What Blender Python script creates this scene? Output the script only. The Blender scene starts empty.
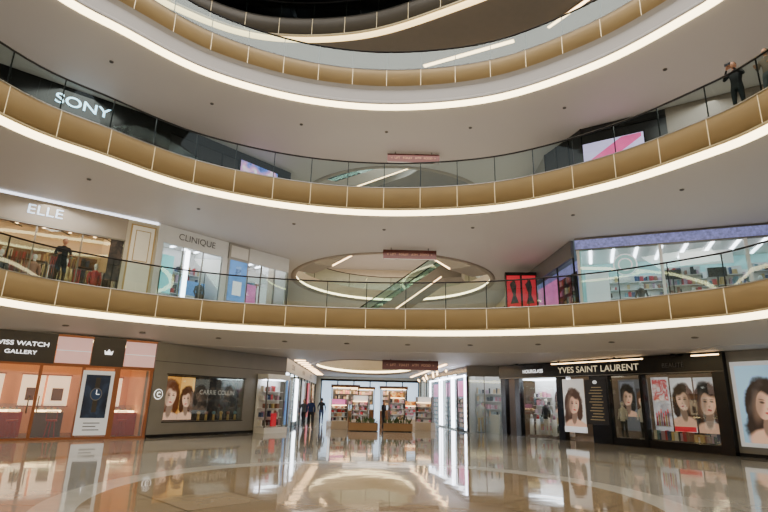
import bpy, bmesh, math, random
from mathutils import Vector, Matrix
rnd = random.Random(7)
scene = bpy.context.scene

# ------------------------------------------------------------------ materials
def lin(c):
    return tuple(((x/255)/12.92 if x/255 <= 0.04045 else ((x/255+0.055)/1.055)**2.4) for x in c)
MC = {}
def M(name, col, rough=0.5, metal=0.0, es=0.0, var=0.06, scale=3.0, ecol=None, spec=0.5):
    if name in MC: return MC[name]
    m = bpy.data.materials.new(name); m.use_nodes = True
    nt = m.node_tree; b = nt.nodes['Principled BSDF']
    c = lin(col)
    tc = nt.nodes.new('ShaderNodeTexCoord')
    no = nt.nodes.new('ShaderNodeTexNoise'); no.inputs['Scale'].default_value = scale
    nt.links.new(tc.outputs['Object'], no.inputs['Vector'])
    mx = nt.nodes.new('ShaderNodeMix'); mx.data_type = 'RGBA'
    mx.inputs[6].default_value = (*[x*(1-var) for x in c], 1)
    mx.inputs[7].default_value = (*[min(1, x*(1+var)) for x in c], 1)
    nt.links.new(no.outputs['Fac'], mx.inputs[0])
    nt.links.new(mx.outputs[2], b.inputs['Base Color'])
    b.inputs['Roughness'].default_value = rough
    b.inputs['Metallic'].default_value = metal
    b.inputs['Specular IOR Level'].default_value = spec
    if es > 0:
        if ecol is None: nt.links.new(mx.outputs[2], b.inputs['Emission Color'])
        else: b.inputs['Emission Color'].default_value = (*lin(ecol), 1)
        b.inputs['Emission Strength'].default_value = es
    MC[name] = m
    return m
def PHOTO(name, cols, scale=2.0, es=.8, detail=4, dist=1.0):
    if name in MC: return MC[name]
    m = bpy.data.materials.new(name); m.use_nodes = True
    nt = m.node_tree; N = nt.nodes; L = nt.links; b = N['Principled BSDF']
    tc = N.new('ShaderNodeTexCoord'); no = N.new('ShaderNodeTexNoise'); no.inputs['Scale'].default_value = scale
    no.inputs['Detail'].default_value = detail; no.inputs['Distortion'].default_value = dist
    L.new(tc.outputs['Object'], no.inputs['Vector'])
    r = N.new('ShaderNodeValToRGB'); L.new(no.outputs['Fac'], r.inputs[0])
    e = r.color_ramp.elements; n = len(cols)
    e[0].position = .3; e[0].color = (*lin(cols[0]), 1); e[1].position = .7; e[1].color = (*lin(cols[-1]), 1)
    for i in range(1, n-1):
        q = e.new(.3+.4*i/(n-1)); q.color = (*lin(cols[i]), 1)
    L.new(r.outputs[0], b.inputs['Base Color']); L.new(r.outputs[0], b.inputs['Emission Color']); b.inputs['Emission Strength'].default_value = es
    b.inputs['Roughness'].default_value = .35
    MC[name] = m; return m
FN = [0]
def FACE(cx, cz, h, bg, hair, skin=(222, 178, 152), fl=1, es=.6):
    """printed model advert: soft-edged face / hair / shoulders on the flat poster (poster's own object coords)"""
    FN[0] += 1
    m = bpy.data.materials.new('model_advert_%d' % FN[0]); m.use_nodes = True
    nt = m.node_tree; N = nt.nodes; L = nt.links; b = N['Principled BSDF']
    tc = N.new('ShaderNodeTexCoord')
    sb = N.new('ShaderNodeVectorMath'); sb.operation = 'SUBTRACT'; sb.inputs[1].default_value = (cx, 0, cz); L.new(tc.outputs['Object'], sb.inputs[0])
    sc = N.new('ShaderNodeVectorMath'); sc.operation = 'MULTIPLY'; sc.inputs[1].default_value = (fl/h, 0, 1/h); L.new(sb.outputs[0], sc.inputs[0])
    no = N.new('ShaderNodeTexNoise'); no.inputs['Scale'].default_value = 5; no.inputs['Detail'].default_value = 3; L.new(sc.outputs[0], no.inputs['Vector'])
    ns = N.new('ShaderNodeVectorMath'); ns.operation = 'SUBTRACT'; ns.inputs[1].default_value = (.5, .5, .5); L.new(no.outputs['Color'], ns.inputs[0])
    def warped(k):
        a = N.new('ShaderNodeVectorMath'); a.operation = 'SCALE'; a.inputs['Scale'].default_value = k; L.new(ns.outputs[0], a.inputs[0])
        c = N.new('ShaderNodeVectorMath'); c.operation = 'ADD'; L.new(sc.outputs[0], c.inputs[0]); L.new(a.outputs[0], c.inputs[1]); return c.outputs[0]
    W = {0: sc.outputs[0], 1: warped(.05), 2: warped(.16)}
    def mask(x, z, rx, rz, soft, w=1, tilt=.18):
        mp = N.new('ShaderNodeMapping'); mp.vector_type = 'TEXTURE'; mp.inputs['Location'].default_value = (x, 0, z); mp.inputs['Rotation'].default_value = (0, tilt, 0); mp.inputs['Scale'].default_value = (rx, 1, rz)
        L.new(W[w], mp.inputs[0])
        z0 = N.new('ShaderNodeVectorMath'); z0.operation = 'MULTIPLY'; z0.inputs[1].default_value = (1, 0, 1); L.new(mp.outputs[0], z0.inputs[0])
        ln = N.new('ShaderNodeVectorMath'); ln.operation = 'LENGTH'; L.new(z0.outputs[0], ln.inputs[0])
        r = N.new('ShaderNodeMapRange'); r.interpolation_type = 'SMOOTHSTEP'; r.inputs['From Min'].default_value = 1+soft; r.inputs['From Max'].default_value = 1-soft
        L.new(ln.outputs['Value'], r.inputs['Value']); return r.outputs[0]
    cur = [None]
    def lay(mk, col, k=1.0):
        x = N.new('ShaderNodeMix'); x.data_type = 'RGBA'
        if k != 1.0:
            q = N.new('ShaderNodeMath'); q.operation = 'MULTIPLY'; q.inputs[1].default_value = k; L.new(mk, q.inputs[0]); mk = q.outputs[0]
        L.new(mk, x.inputs[0])
        if cur[0] is None: x.inputs[6].default_value = (*lin(bg), 1)
        else: L.new(cur[0], x.inputs[6])
        x.inputs[7].default_value = (*lin(col), 1); cur[0] = x.outputs[2]
    sh = tuple(int(v*.62) for v in skin); hl = tuple(min(255, int(v*1.12)) for v in skin); hh = tuple(min(255, v+45) for v in hair)
    lay(mask(-.3, .3, .4, .4, .8, 2), tuple(min(255, v+18) for v in bg))
    lay(mask(-.04, .06, .27, .38, .1, 2), hair); lay(mask(-.17, -.2, .14, .34, .2, 2), hair); lay(mask(.17, -.12, .08, .28, .25, 2), hair)
    lay(mask(-.14, .16, .05, .24, .6, 2, .4), hh, .6)
    lay(mask(.06, -.52, .36, .19, .12, 1), skin); lay(mask(0, -.25, .075, .2, .2, 1), sh)
    lay(mask(.0, .04, .145, .225, .07, 1), skin); lay(mask(-.11, .0, .07, .2, .7, 1), sh, .7); lay(mask(.06, .02, .06, .12, .9, 1), hl, .8)
    lay(mask(.03, .25, .15, .07, .4, 2, .5), hair)
    for ex in (-.055, .07):
        lay(mask(ex, .065, .034, .018, .5, 0), (50, 34, 30), .9); lay(mask(ex, .105, .042, .008, .5, 0), hair, .7)
    lay(mask(.012, -.03, .018, .02, .7, 0), sh, .6)
    lay(mask(.01, -.095, .045, .019, .4, 0), (172, 52, 60), .9)
    L.new(cur[0], b.inputs['Base Color']); L.new(cur[0], b.inputs['Emission Color']); b.inputs['Emission Strength'].default_value = es; b.inputs['Roughness'].default_value = .3
    return m
def GLASS(name, tint, gl=0.1, rough=0.02):
    if name in MC: return MC[name]
    m = bpy.data.materials.new(name); m.use_nodes = True
    nt = m.node_tree; nt.nodes.clear()
    o = nt.nodes.new('ShaderNodeOutputMaterial')
    t = nt.nodes.new('ShaderNodeBsdfTransparent'); t.inputs[0].default_value = (*tint, 1)
    g = nt.nodes.new('ShaderNodeBsdfGlossy'); g.inputs[0].default_value = (.9, 1, .97, 1); g.inputs['Roughness'].default_value = rough
    x = nt.nodes.new('ShaderNodeMixShader'); x.inputs[0].default_value = gl
    nt.links.new(t.outputs[0], x.inputs[1]); nt.links.new(g.outputs[0], x.inputs[2]); nt.links.new(x.outputs[0], o.inputs[0])
    MC[name] = m
    return m
def floor_mat():
    m = bpy.data.materials.new('polished_marble'); m.use_nodes = True
    nt = m.node_tree; N = nt.nodes; L = nt.links; b = N['Principled BSDF']
    tc = N.new('ShaderNodeTexCoord')
    mp = N.new('ShaderNodeMapping'); mp.inputs['Rotation'].default_value = (0, 0, math.radians(45)); L.new(tc.outputs['Object'], mp.inputs[0])
    def brick(vec, c1, c2, cm, w, h, off, mortar):
        k = N.new('ShaderNodeTexBrick'); k.offset = off; k.inputs['Scale'].default_value = 1
        k.inputs['Brick Width'].default_value = w; k.inputs['Row Height'].default_value = h
        k.inputs['Mortar Size'].default_value = mortar; k.inputs['Mortar Smooth'].default_value = 0.1
        k.inputs['Color1'].default_value = (*lin(c1), 1); k.inputs['Color2'].default_value = (*lin(c2), 1); k.inputs['Mortar'].default_value = (*lin(cm), 1)
        L.new(vec, k.inputs['Vector']); return k
    outer = brick(tc.outputs['Object'], (176, 173, 166), (162, 159, 152), (124, 120, 112), 1.2, 1.2, 0, .012)
    inner = brick(mp.outputs[0], (172, 152, 124), (156, 136, 108), (104, 90, 72), 1.3, 1.3, 0, .02)
    sub = N.new('ShaderNodeVectorMath'); sub.operation = 'SUBTRACT'; sub.inputs[1].default_value = (0, 10, 0)
    L.new(tc.outputs['Object'], sub.inputs[0])
    ln = N.new('ShaderNodeVectorMath'); ln.operation = 'LENGTH'; L.new(sub.outputs[0], ln.inputs[0])
    def lt(v):
        a = N.new('ShaderNodeMath'); a.operation = 'LESS_THAN'; a.inputs[1].default_value = v; L.new(ln.outputs['Value'], a.inputs[0]); return a.outputs[0]
    def mix(f, a, bb):
        x = N.new('ShaderNodeMix'); x.data_type = 'RGBA'; L.new(f, x.inputs[0])
        for s, i in ((a, 6), (bb, 7)):
            if isinstance(s, tuple): x.inputs[i].default_value = (*lin(s), 1)
            else: L.new(s, x.inputs[i])
        return x.outputs[2]
    c = outer.outputs['Color']
    c = mix(lt(9.6), c, (150, 138, 118))
    c = mix(lt(9.1), c, outer.outputs['Color'])
    c = mix(lt(5.3), c, (206, 202, 192))
    c = mix(lt(4.7), c, inner.outputs['Color'])
    no = N.new('ShaderNodeTexNoise'); no.inputs['Scale'].default_value = 1.3; no.inputs['Detail'].default_value = 8; no.inputs['Distortion'].default_value = 1.5
    L.new(tc.outputs['Object'], no.inputs['Vector'])
    mu = N.new('ShaderNodeMix'); mu.data_type = 'RGBA'; mu.blend_type = 'MULTIPLY'; mu.inputs[0].default_value = .3
    L.new(c, mu.inputs[6]); L.new(no.outputs['Fac'], mu.inputs[7]); L.new(mu.outputs[2], b.inputs['Base Color'])
    b.inputs['Roughness'].default_value = 0.05
    b.inputs['Specular IOR Level'].default_value = 1.0
    n2 = N.new('ShaderNodeTexNoise'); n2.inputs['Scale'].default_value = .9; L.new(tc.outputs['Object'], n2.inputs['Vector'])
    bp = N.new('ShaderNodeBump'); bp.inputs['Strength'].default_value = .08; bp.inputs['Distance'].default_value = .05; L.new(n2.outputs['Fac'], bp.inputs['Height']); L.new(bp.outputs[0], b.inputs['Normal'])
    return m

SOF = M('soffit_paint', (196, 191, 187), .55, var=.03, scale=.4)
SOF2 = M('slab_paint', (194, 189, 183), .6, var=.03)
GOLD = M('gold_panel', (182, 156, 112), .4, .15, var=.12, scale=.8)
SEAM = M('panel_seam', (250, 228, 180), .3, .1, es=.35)
TRIM = M('steel_trim', (130, 126, 118), .3, .8)
STRIP = M('cove_led', (255, 232, 180), .5, es=8, ecol=(255, 230, 176), var=0)
DARK = M('dark_metal', (32, 31, 32), .35, .6)
BLACK = M('black_panel', (14, 14, 16), .25, .1)
RAILG = GLASS('rail_glass', (.72, .85, .83), .09)
SHOPG = GLASS('shop_glass', (.94, .96, .95), .07)
WHITE = M('white_paint', (232, 230, 226), .45)
CREAM = M('cream_wall', (222, 208, 184), .6)
GREY = M('grey_stone', (128, 124, 118), .4, var=.12, scale=1.5)
WARMLT = M('warm_light', (255, 220, 170), .5, es=9, ecol=(255, 210, 152), var=0)
WHITELT = M('white_light', (240, 245, 255), .5, es=9, ecol=(235, 242, 255), var=0)
COPPER = M('copper_frame', (160, 100, 66), .35, .5)
WOOD = M('wood', (120, 84, 54), .5, var=.15, scale=6)
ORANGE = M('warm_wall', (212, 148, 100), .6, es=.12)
PINKLT = M('pink_backlit', (224, 180, 176), .5, es=.6)
TEAL = M('teal_wall_glow', (150, 195, 195), .5, es=.5)  # wall emits a little itself, imitating a brightly lit interior
SKIN = M('skin', (190, 140, 112), .5)
HAIR = M('hair', (25, 20, 18), .5)
POSTERW = M('poster_white', (225, 228, 232), .4, es=.7)
POSTERD = M('poster_dark', (38, 36, 40), .4, es=.1)
POSTERR = M('poster_red', (195, 34, 50), .4, es=.7)
POSTERB = M('poster_blue', (80, 130, 190), .4, es=.9, var=.3)
POSTERP = M('poster_pink', (205, 110, 170), .4, es=1.0, var=.4, scale=2)
PGOLD = PHOTO('poster_golden_photo', [(60, 28, 10), (170, 100, 40), (240, 190, 110), (255, 235, 190)], 3.5, .9)
PGOODS = PHOTO('poster_goods_photo', [(16, 14, 16), (40, 34, 34), (90, 74, 60)], 3, .3)
PMODEL = PHOTO('poster_model_photo', [(140, 140, 150), (195, 195, 202), (235, 235, 240)], 1.6, .6)
PRED = PHOTO('poster_lips_photo', [(225, 225, 228), (215, 190, 190), (190, 40, 50), (230, 230, 232)], 3, .6)
LIP = M('poster_lip', (165, 60, 62), .4, es=.3)
PROD = [M('goods_%d' % i, c, .5) for i, c in enumerate([(200, 60, 70), (225, 220, 210), (60, 80, 120), (40, 40, 44), (210, 180, 120), (160, 110, 90), (120, 160, 170), (190, 150, 170)])]
PCOS = [M('cosmetic_%d' % i, c, .4) for i, c in enumerate([(225, 150, 170), (235, 230, 225), (200, 215, 225), (210, 180, 200), (60, 60, 70), (230, 200, 160)])]
LEAF = M('leaf', (70, 92, 52), .6, var=.3)
SIGNR = M('sign_red_board', (84, 30, 24), .4)
LEDBLUE = M('led_violet', (128, 132, 190), .4, es=.6, var=.7, scale=9)
BRT = M('letter_white', (245, 245, 245), .4, es=2, ecol=(255, 255, 255))
BRB = M('letter_blue', (205, 222, 240), .4, es=1.6, ecol=(195, 222, 255))
LETG = M('letter_grey', (84, 84, 88), .4)
CHAR = M('charcoal_wall', (26, 26, 30), .35)

# ------------------------------------------------------------------ mesh builder
class MB:
    def __init__(s): s.v = []; s.f = []; s.m = []; s.sm = []; s.mats = []
    def mi(s, mat):
        if mat not in s.mats: s.mats.append(mat)
        return s.mats.index(mat)
    def face(s, pts, mat, sm=False):
        n = len(s.v); s.v += [tuple(p) for p in pts]; s.f.append(tuple(range(n, n+len(pts)))); s.m.append(s.mi(mat)); s.sm.append(sm)
    def box(s, x0, x1, y0, y1, z0, z1, mat):
        n = len(s.v)
        s.v += [(x0, y0, z0), (x1, y0, z0), (x1, y1, z0), (x0, y1, z0), (x0, y0, z1), (x1, y0, z1), (x1, y1, z1), (x0, y1, z1)]
        for q in ((0, 3, 2, 1), (4, 5, 6, 7), (0, 1, 5, 4), (1, 2, 6, 5), (2, 3, 7, 6), (3, 0, 4, 7)):
            s.f.append(tuple(n+i for i in q)); s.m.append(s.mi(mat)); s.sm.append(False)
    def ell(s, cx, cz, rx, rz, y, mat, n=24):
        s.face([(cx+rx*math.cos(2*math.pi*i/n), y, cz+rz*math.sin(2*math.pi*i/n)) for i in range(n)], mat)
    def tube(s, pts, rads, mat, n=8, cap=True):
        rings = []; P = [Vector(p) for p in pts]
        for i, p in enumerate(P):
            d = (P[min(i+1, len(P)-1)]-P[max(i-1, 0)]).normalized()
            a = d.cross(Vector((0, 1, 0)) if abs(d.y) < .9 else Vector((1, 0, 0))).normalized(); b = d.cross(a)
            k = len(s.v); r = rads[i] if not isinstance(rads, (int, float)) else rads
            s.v += [tuple(p+(a*math.cos(2*math.pi*j/n)+b*math.sin(2*math.pi*j/n))*r) for j in range(n)]; rings.append(k)
        for i in range(len(P)-1):
            for j in range(n):
                s.f.append((rings[i]+j, rings[i]+(j+1) % n, rings[i+1]+(j+1) % n, rings[i+1]+j)); s.m.append(s.mi(mat)); s.sm.append(True)
        if cap:
            for k in (rings[0], rings[-1]):
                s.f.append(tuple(range(k, k+n))); s.m.append(s.mi(mat)); s.sm.append(False)
    def cyl(s, x, y, z0, z1, r0, r1, mat, n=16): s.tube([(x, y, z0), (x, y, z1)], [r0, r1], mat, n)
    def ellipsoid(s, c, r, mat, nu=14, nv=9):
        k = len(s.v)
        for i in range(nv+1):
            t = math.pi*i/nv
            for j in range(nu):
                p = 2*math.pi*j/nu
                s.v.append((c[0]+r[0]*math.sin(t)*math.cos(p), c[1]+r[1]*math.sin(t)*math.sin(p), c[2]+r[2]*math.cos(t)))
        for i in range(nv):
            for j in range(nu):
                s.f.append((k+i*nu+j, k+i*nu+(j+1) % nu, k+(i+1)*nu+(j+1) % nu, k+(i+1)*nu+j)); s.m.append(s.mi(mat)); s.sm.append(True)
    def prism(s, poly, y0, y1, mat):
        s.face([(x, y0, z) for x, z in poly], mat); s.face([(x, y1, z) for x, z in poly], mat)
        for i in range(len(poly)):
            a = poly[i]; b = poly[(i+1) % len(poly)]
            s.face([(a[0], y0, a[1]), (b[0], y0, b[1]), (b[0], y1, b[1]), (a[0], y1, a[1])], mat)
    def add_mesh(s, me, fn):
        k = len(s.v); s.v += [tuple(v.co) for v in me.vertices]
        for p in me.polygons:
            s.f.append(tuple(k+i for i in p.vertices)); s.m.append(s.mi(fn(p.center))); s.sm.append(True)
    def obj(s, name, loc=(0, 0, 0), rot=0, parent=None):
        me = bpy.data.meshes.new(name); me.from_pydata(s.v, [], s.f)
        for m in s.mats: me.materials.append(m)
        for p, i, sm in zip(me.polygons, s.m, s.sm): p.material_index = i; p.use_smooth = sm
        bm = bmesh.new(); bm.from_mesh(me)
        bmesh.ops.recalc_face_normals(bm, faces=bm.faces); bm.to_mesh(me); bm.free()
        o = bpy.data.objects.new(name, me); scene.collection.objects.link(o)
        o.location = loc; o.rotation_euler = (0, 0, rot)
        if parent: o.parent = parent
        return o
def text(parent, s, width, cx, y, cz, mat, name='sign_text', hscale=1.0, bold=.012):
    cu = bpy.data.curves.new(name, 'FONT'); cu.body = s; cu.align_x = 'CENTER'; cu.align_y = 'CENTER'; cu.size = 1; cu.offset = bold
    o = bpy.data.objects.new(name, cu); scene.collection.objects.link(o)
    bpy.context.view_layer.update()
    me = bpy.data.meshes.new_from_object(o.evaluated_get(bpy.context.evaluated_depsgraph_get()))
    bpy.data.objects.remove(o)
    xs = [v.co.x for v in me.vertices]; k = width/(max(xs)-min(xs)); mx = (max(xs)+min(xs))/2
    ys = [v.co.y for v in me.vertices]; my = (max(ys)+min(ys))/2
    for v in me.vertices: v.co = Vector(((v.co.x-mx)*k, 0, (v.co.y-my)*k*hscale))
    me.materials.clear(); me.materials.append(mat)
    o = bpy.data.objects.new(name, me); scene.collection.objects.link(o)
    o.parent = parent; o.location = (cx, y, cz)
    return o

# ------------------------------------------------------------------ plan curves
R34 = [(-11.1, 13.4), (-9.4, 15.8), (-7.1, 18.2), (-3.6, 19.85), (.3, 20.3), (4.5, 19.4), (7.75, 17.1), (9.75, 14.5), (10.6, 12.6), (11.3, 8.5), (10.5, 3), (7, -3.5), (0, -6.5), (-7, -4), (-11.3, 2), (-12.3, 8)]
R2 = [(-11.4, 15.3), (-9.6, 17.6), (-6.8, 19.5), (-3.2, 20.4), (.7, 20.45), (4.4, 19.7), (7.5, 18.1), (9.75, 15.9), (10.7, 14.2), (11.6, 9.5), (10.7, 3), (7, -3.5), (0, -6.5), (-7, -4), (-12, 2.5), (-12.8, 9.5)]
R5 = [(-15.5, 12), (-13.6, 16.6), (-10.2, 20.2), (-6.5, 22.2), (-1.5, 22.0), (3, 19.9), (7.5, 16.9), (10.3, 13.8), (11.6, 10), (11.5, 3), (7, -3.5), (0, -6.5), (-7, -4), (-13, 2), (-15.5, 7)]
def smooth_ring(P, seg=16):
    out = []; n = len(P)
    for i in range(n):
        p0, p1, p2, p3 = [Vector(P[(i+k-1) % n]) for k in range(4)]
        for j in range(seg):
            t = j/seg
            out.append(.5*((2*p1)+(-p0+p2)*t+(2*p0-5*p1+4*p2-p3)*t*t+(-p0+3*p1-3*p2+p3)*t**3))
    return out
def resample(P, m):
    n = len(P); d = [0]
    for i in range(n): d.append(d[-1]+(P[(i+1) % n]-P[i]).length)
    out = []; k = 0
    for j in range(m):
        t = d[-1]*j/m
        while d[k+1] < t: k += 1
        f = (t-d[k])/(d[k+1]-d[k]); out.append(P[k].lerp(P[(k+1) % n], f))
    return out
def normals(P, c):
    n = len(P); out = []
    for i in range(n):
        t = (P[(i+1) % n]-P[i-1]).normalized(); q = Vector((t.y, -t.x))
        if q.dot(P[i]-c) < 0: q = -q
        out.append(q)
    return out
def ring_data(pts, m=208):
    P = resample(smooth_ring(pts), m); c = sum(P, Vector((0, 0)))/len(P)
    return P, normals(P, c)
def offs(R, d): return [p+n*d for p, n in zip(*R)]
def sweep(mb, R, prof, mats, closed=False, sm=True):
    P, N = R; n = len(P); k = len(mb.v); m = len(prof)
    for o, z in prof:
        for p, q in zip(P, N): w = p+q*o; mb.v.append((w.x, w.y, z))
    rng = range(m) if closed else range(m-1)
    for a in rng:
        b = (a+1) % m; mat = mats[a] if isinstance(mats, list) else mats
        for i in range(n):
            j = (i+1) % n
            mb.f.append((k+a*n+i, k+a*n+j, k+b*n+j, k+b*n+i)); mb.m.append(mb.mi(mat)); mb.sm.append(sm)
def fill2d(name, loops, z0, z1, mat):
    cu = bpy.data.curves.new(name, 'CURVE'); cu.dimensions = '2D'; cu.fill_mode = 'BOTH'; cu.extrude = (z1-z0)/2
    for L in loops:
        sp = cu.splines.new('POLY'); sp.points.add(len(L)-1); sp.use_cyclic_u = True
        for i, p in enumerate(L): sp.points[i].co = (p[0], p[1], 0, 1)
    o = bpy.data.objects.new(name, cu); scene.collection.objects.link(o); bpy.context.view_layer.update()
    me = bpy.data.meshes.new_from_object(o.evaluated_get(bpy.context.evaluated_depsgraph_get()))
    bpy.data.objects.remove(o)
    me.materials.clear(); me.materials.append(mat)
    o = bpy.data.objects.new(name, me); scene.collection.objects.link(o); o.location.z = (z0+z1)/2
    return o
def ellipse(cx, cy, a, b, n=72): return [(cx+a*math.cos(2*math.pi*i/n), cy+b*math.sin(2*math.pi*i/n)) for i in range(n)]
def edata(cx, cy, a, b, n=72):
    P = [Vector(p) for p in ellipse(cx, cy, a, b, n)]; return P, normals(P, Vector((cx, cy)))
OUT = [(-28, -16), (28, -16), (28, 54), (-28, 54)]
VOID2 = (-1.0, 36.5, 3.5, 8.2); VOID = (.6, 33.5, 6.4, 7.1)
D2, D3 = ring_data(R2), ring_data(R34)
D5 = ring_data(R5)

# ------------------------------------------------------------------ floor
fm = MB(); fm.box(-28, 28, -16, 54, -.3, 0, floor_mat()); fm.obj('floor')

# ------------------------------------------------------------------ slabs
fill2d('gallery_slab', [OUT, [tuple(p) for p in offs(D2, .1)], ellipse(*VOID2)], 4.2, 5.0, SOF2)
fill2d('ceiling', [OUT, [tuple(p) for p in offs(D2, 2.9)], ellipse(*VOID2)], 3.72, 3.84, SOF)
cv = MB(); sweep(cv, D2, [(.27, 4.19), (.8, 4.13), (1.6, 4.0), (2.3, 3.84), (2.95, 3.72)], SOF); cv.obj('ceiling_cove')
fill2d('gallery_slab', [OUT, [tuple(p) for p in offs(D3, .1)], ellipse(*VOID)], 9.14, 10.1, SOF)
fill2d('gallery_slab', [OUT, [tuple(p) for p in offs(D3, .1)], ellipse(*VOID)], 14.1, 15.8, SOF)
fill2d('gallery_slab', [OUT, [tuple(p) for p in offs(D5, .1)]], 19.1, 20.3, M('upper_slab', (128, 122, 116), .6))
ROOF = M('roof_dark', (44, 43, 46), .7)
rf = MB(); rf.box(-28, 28, 3, 54, 25, 25.4, ROOF)
for i in range(9): rf.box(-28, 28, 5+i*3, 5.25+i*3, 24.3, 25, DARK)
for i in range(12): rf.box(-22+i*4, -21.8+i*4, 3, 40, 24.6, 24.9, DARK)
for i in range(5): rf.box(-12+i*5, -10.5+i*5, 27.5, 27.6, 24.25, 24.3, M('roof_glow_line', (220, 225, 235), .5, es=2.5))  # emissive lines added to lift the dark roof, not known fittings
rf.obj('roof')

def fascia(D, zs, zg0, zg1, gold=GOLD, white=None, prot=-.06, strip=STRIP):
    mb = MB()
    sweep(mb, D, [(-.06, zs+.08), (-.07, zs-.02), (.0, zs-.08), (.12, zs-.1), (.22, zs-.04), (.25, zs)], strip)
    LP = M('fascia_lip', (226, 206, 160), .4)
    if white:
        sweep(mb, D, [(prot, zg0), (.1, zg0-.12), (.16, (zs+zg0)/2), (.06, zs+.3), (-.1, zs+.2), (-.1, zs+.08), (.1, zs+.08)], SOF)
    else:
        sweep(mb, D, [(-.1, zg0), (-.1, zs+.08), (.1, zs+.08)], LP)
    sweep(mb, D, [(.1, zg0), (prot, zg0), (prot, zg1)], gold)
    sweep(mb, D, [(prot-.02, zg1-.04), (prot-.02, zg1), (.3, zg1), (.3, zg1-.2)], TRIM)
    P, N = D
    for i in range(0, len(P), 4):
        p, q = P[i], N[i]; t = Vector((-q.y, q.x))*.013
        a = p+q*(prot-.012)
        mb.face([(a.x-t.x, a.y-t.y, zg0), (a.x+t.x, a.y+t.y, zg0), (a.x+t.x, a.y+t.y, zg1-.04), (a.x-t.x, a.y-t.y, zg1-.04)], SEAM)
    return mb.obj('balcony_fascia')
def railing(D, z0, z1, off=.1, step=4, name='glass_railing'):
    mb = MB()
    sweep(mb, D, [(off, z0+.03), (off, z1-.07)], RAILG)
    sweep(mb, D, [(off-.03, z1-.05), (off+.03, z1-.05), (off+.03, z1), (off-.03, z1)], DARK, closed=True)
    P, N = D
    for i in range(0, len(P), step):
        p, q = P[i], N[i]; t = Vector((-q.y, q.x))*.016
        a = p+q*(off+.02); b = p+q*(off+.05)
        c = [a-t, a+t, b+t, b-t]
        for k in range(4):
            e, f = c[k], c[(k+1) % 4]
            mb.face([(e.x, e.y, z0), (f.x, f.y, z0), (f.x, f.y, z1-.04), (e.x, e.y, z1-.04)], DARK)
    return mb.obj(name)
fascia(D2, 4.2, 4.34, 5.15); railing(D2, 5.16, 6.25)
fascia(D3, 9.14, 9.3, 10.25); railing(D3, 10.26, 11.45)
fascia(D3, 14.1, 15.1, 15.95, white=True); railing(D3, 15.96, 17.0)
fascia(D5, 19.1, 19.3, 20.3, gold=M('bronze_panel', (84, 78, 68), .4, .2), strip=M('cove_led_dim', (255, 226, 160), .5, es=3.5, ecol=(255, 218, 150), var=0)); railing(D5, 20.31, 21.4)
def void_edge(V, z, zt, rail=True):
    D = edata(*V); mb = MB()
    sweep(mb, D, [(.02, z+.3), (-.05, z+.28), (-.05, z+.16), (.02, z+.14)], STRIP)
    sweep(mb, D, [(.0, z+.14), (-.12, z+.12), (-.12, z-.03), (.2, z-.03), (.2, z+.02)], M('void_lip', (150, 138, 124), .5))
    sweep(mb, D, [(-.04, z+.3), (-.04, zt)], CREAM)
    mb.obj('void_edge_trim')
    if rail: railing(D, zt, zt+1.1, off=.1, step=6)
void_edge(VOID2, 3.72, 5.0); void_edge(VOID, 9.14, 10.1); void_edge(VOID, 14.1, 15.8, False)

def spots(D, off, z, step, r, mat, name='recessed_downlight'):
    mb = MB(); P, N = D
    for i in range(0, len(P), step):
        w = P[i]+N[i]*off
        mb.cyl(w.x, w.y, z-.03, z+.03, r, r*1.05, M('lamp_ring', (110, 104, 98), .4), 14)
        mb.cyl(w.x, w.y, z-.04, z-.028, r*.75, r*.75, mat, 12)
    mb.obj(name)
LO = M('lamp_off', (48, 46, 44), .4)
spots(D2, 1.9, 3.95, 6, .12, LO)
spots(D3, 2.2, 9.14, 9, .08, LO)
spots(D3, 2.2, 14.1, 9, .08, LO)

# ------------------------------------------------------------------ shop helpers
class Seg:
    def __init__(s, p0, p1, z=0):
        s.p0 = Vector(p0); s.d = Vector(p1)-s.p0; s.L = s.d.length; s.a = math.atan2(s.d.y, s.d.x); s.z = z
    def emit(s, mb, name): return mb.obj(name, (s.p0.x, s.p0.y, s.z), s.a)
def interior(mb, x0, x1, d, h, wall, lightm, floor=None, nl=3, y0=.12):
    mb.box(x0, x1, d, d+.1, 0, h, wall)
    mb.box(x0, x0+.08, y0, d, 0, h, wall); mb.box(x1-.08, x1, y0, d, 0, h, wall)
    mb.box(x0, x1, y0, d, h-.06, h, WHITE)
    if floor: mb.box(x0, x1, y0, d, 0, .03, floor)
    w = (x1-x0)/nl
    for i in range(nl):
        c = x0+w*(i+.5)
        mb.box(c-.06, c+.06, .5, d-.4, h-.12, h-.07, lightm)
def shelf(mb, x0, x1, y, z0, z1, rows, frame, dens=.8, dep=.3, cols=PROD):
    mb.box(x0, x1, y, y+.03, z0, z1, frame)
    for r in range(rows):
        z = z0+(z1-z0)*r/rows
        mb.box(x0, x1, y-dep, y, z, z+.03, frame)
        x = x0+.04
        while x < x1-.15:
            w = rnd.uniform(.07, .2)
            if rnd.random() < dens:
                mb.box(x, x+w*.85, y-dep+.05, y-.05, z+.03, z+.03+rnd.uniform(.4, .8)*(z1-z0)/rows, rnd.choice(cols))
            x += w
def rack(mb, x0, x1, y, z=0, cols=PROD):
    mb.tube([(x0, y, z), (x0, y, z+1.5), (x1, y, z+1.5), (x1, y, z)], .018, TRIM, 6)
    x = x0+.08
    while x < x1-.08:
        m = rnd.choice(cols); h = rnd.uniform(.7, 1.05)
        mb.prism([(x, z+1.46-h), (x+.05, z+1.46-h), (x+.04, z+1.46), (x+.01, z+1.46)], y-.2, y+.2, m); x += .085
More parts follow.
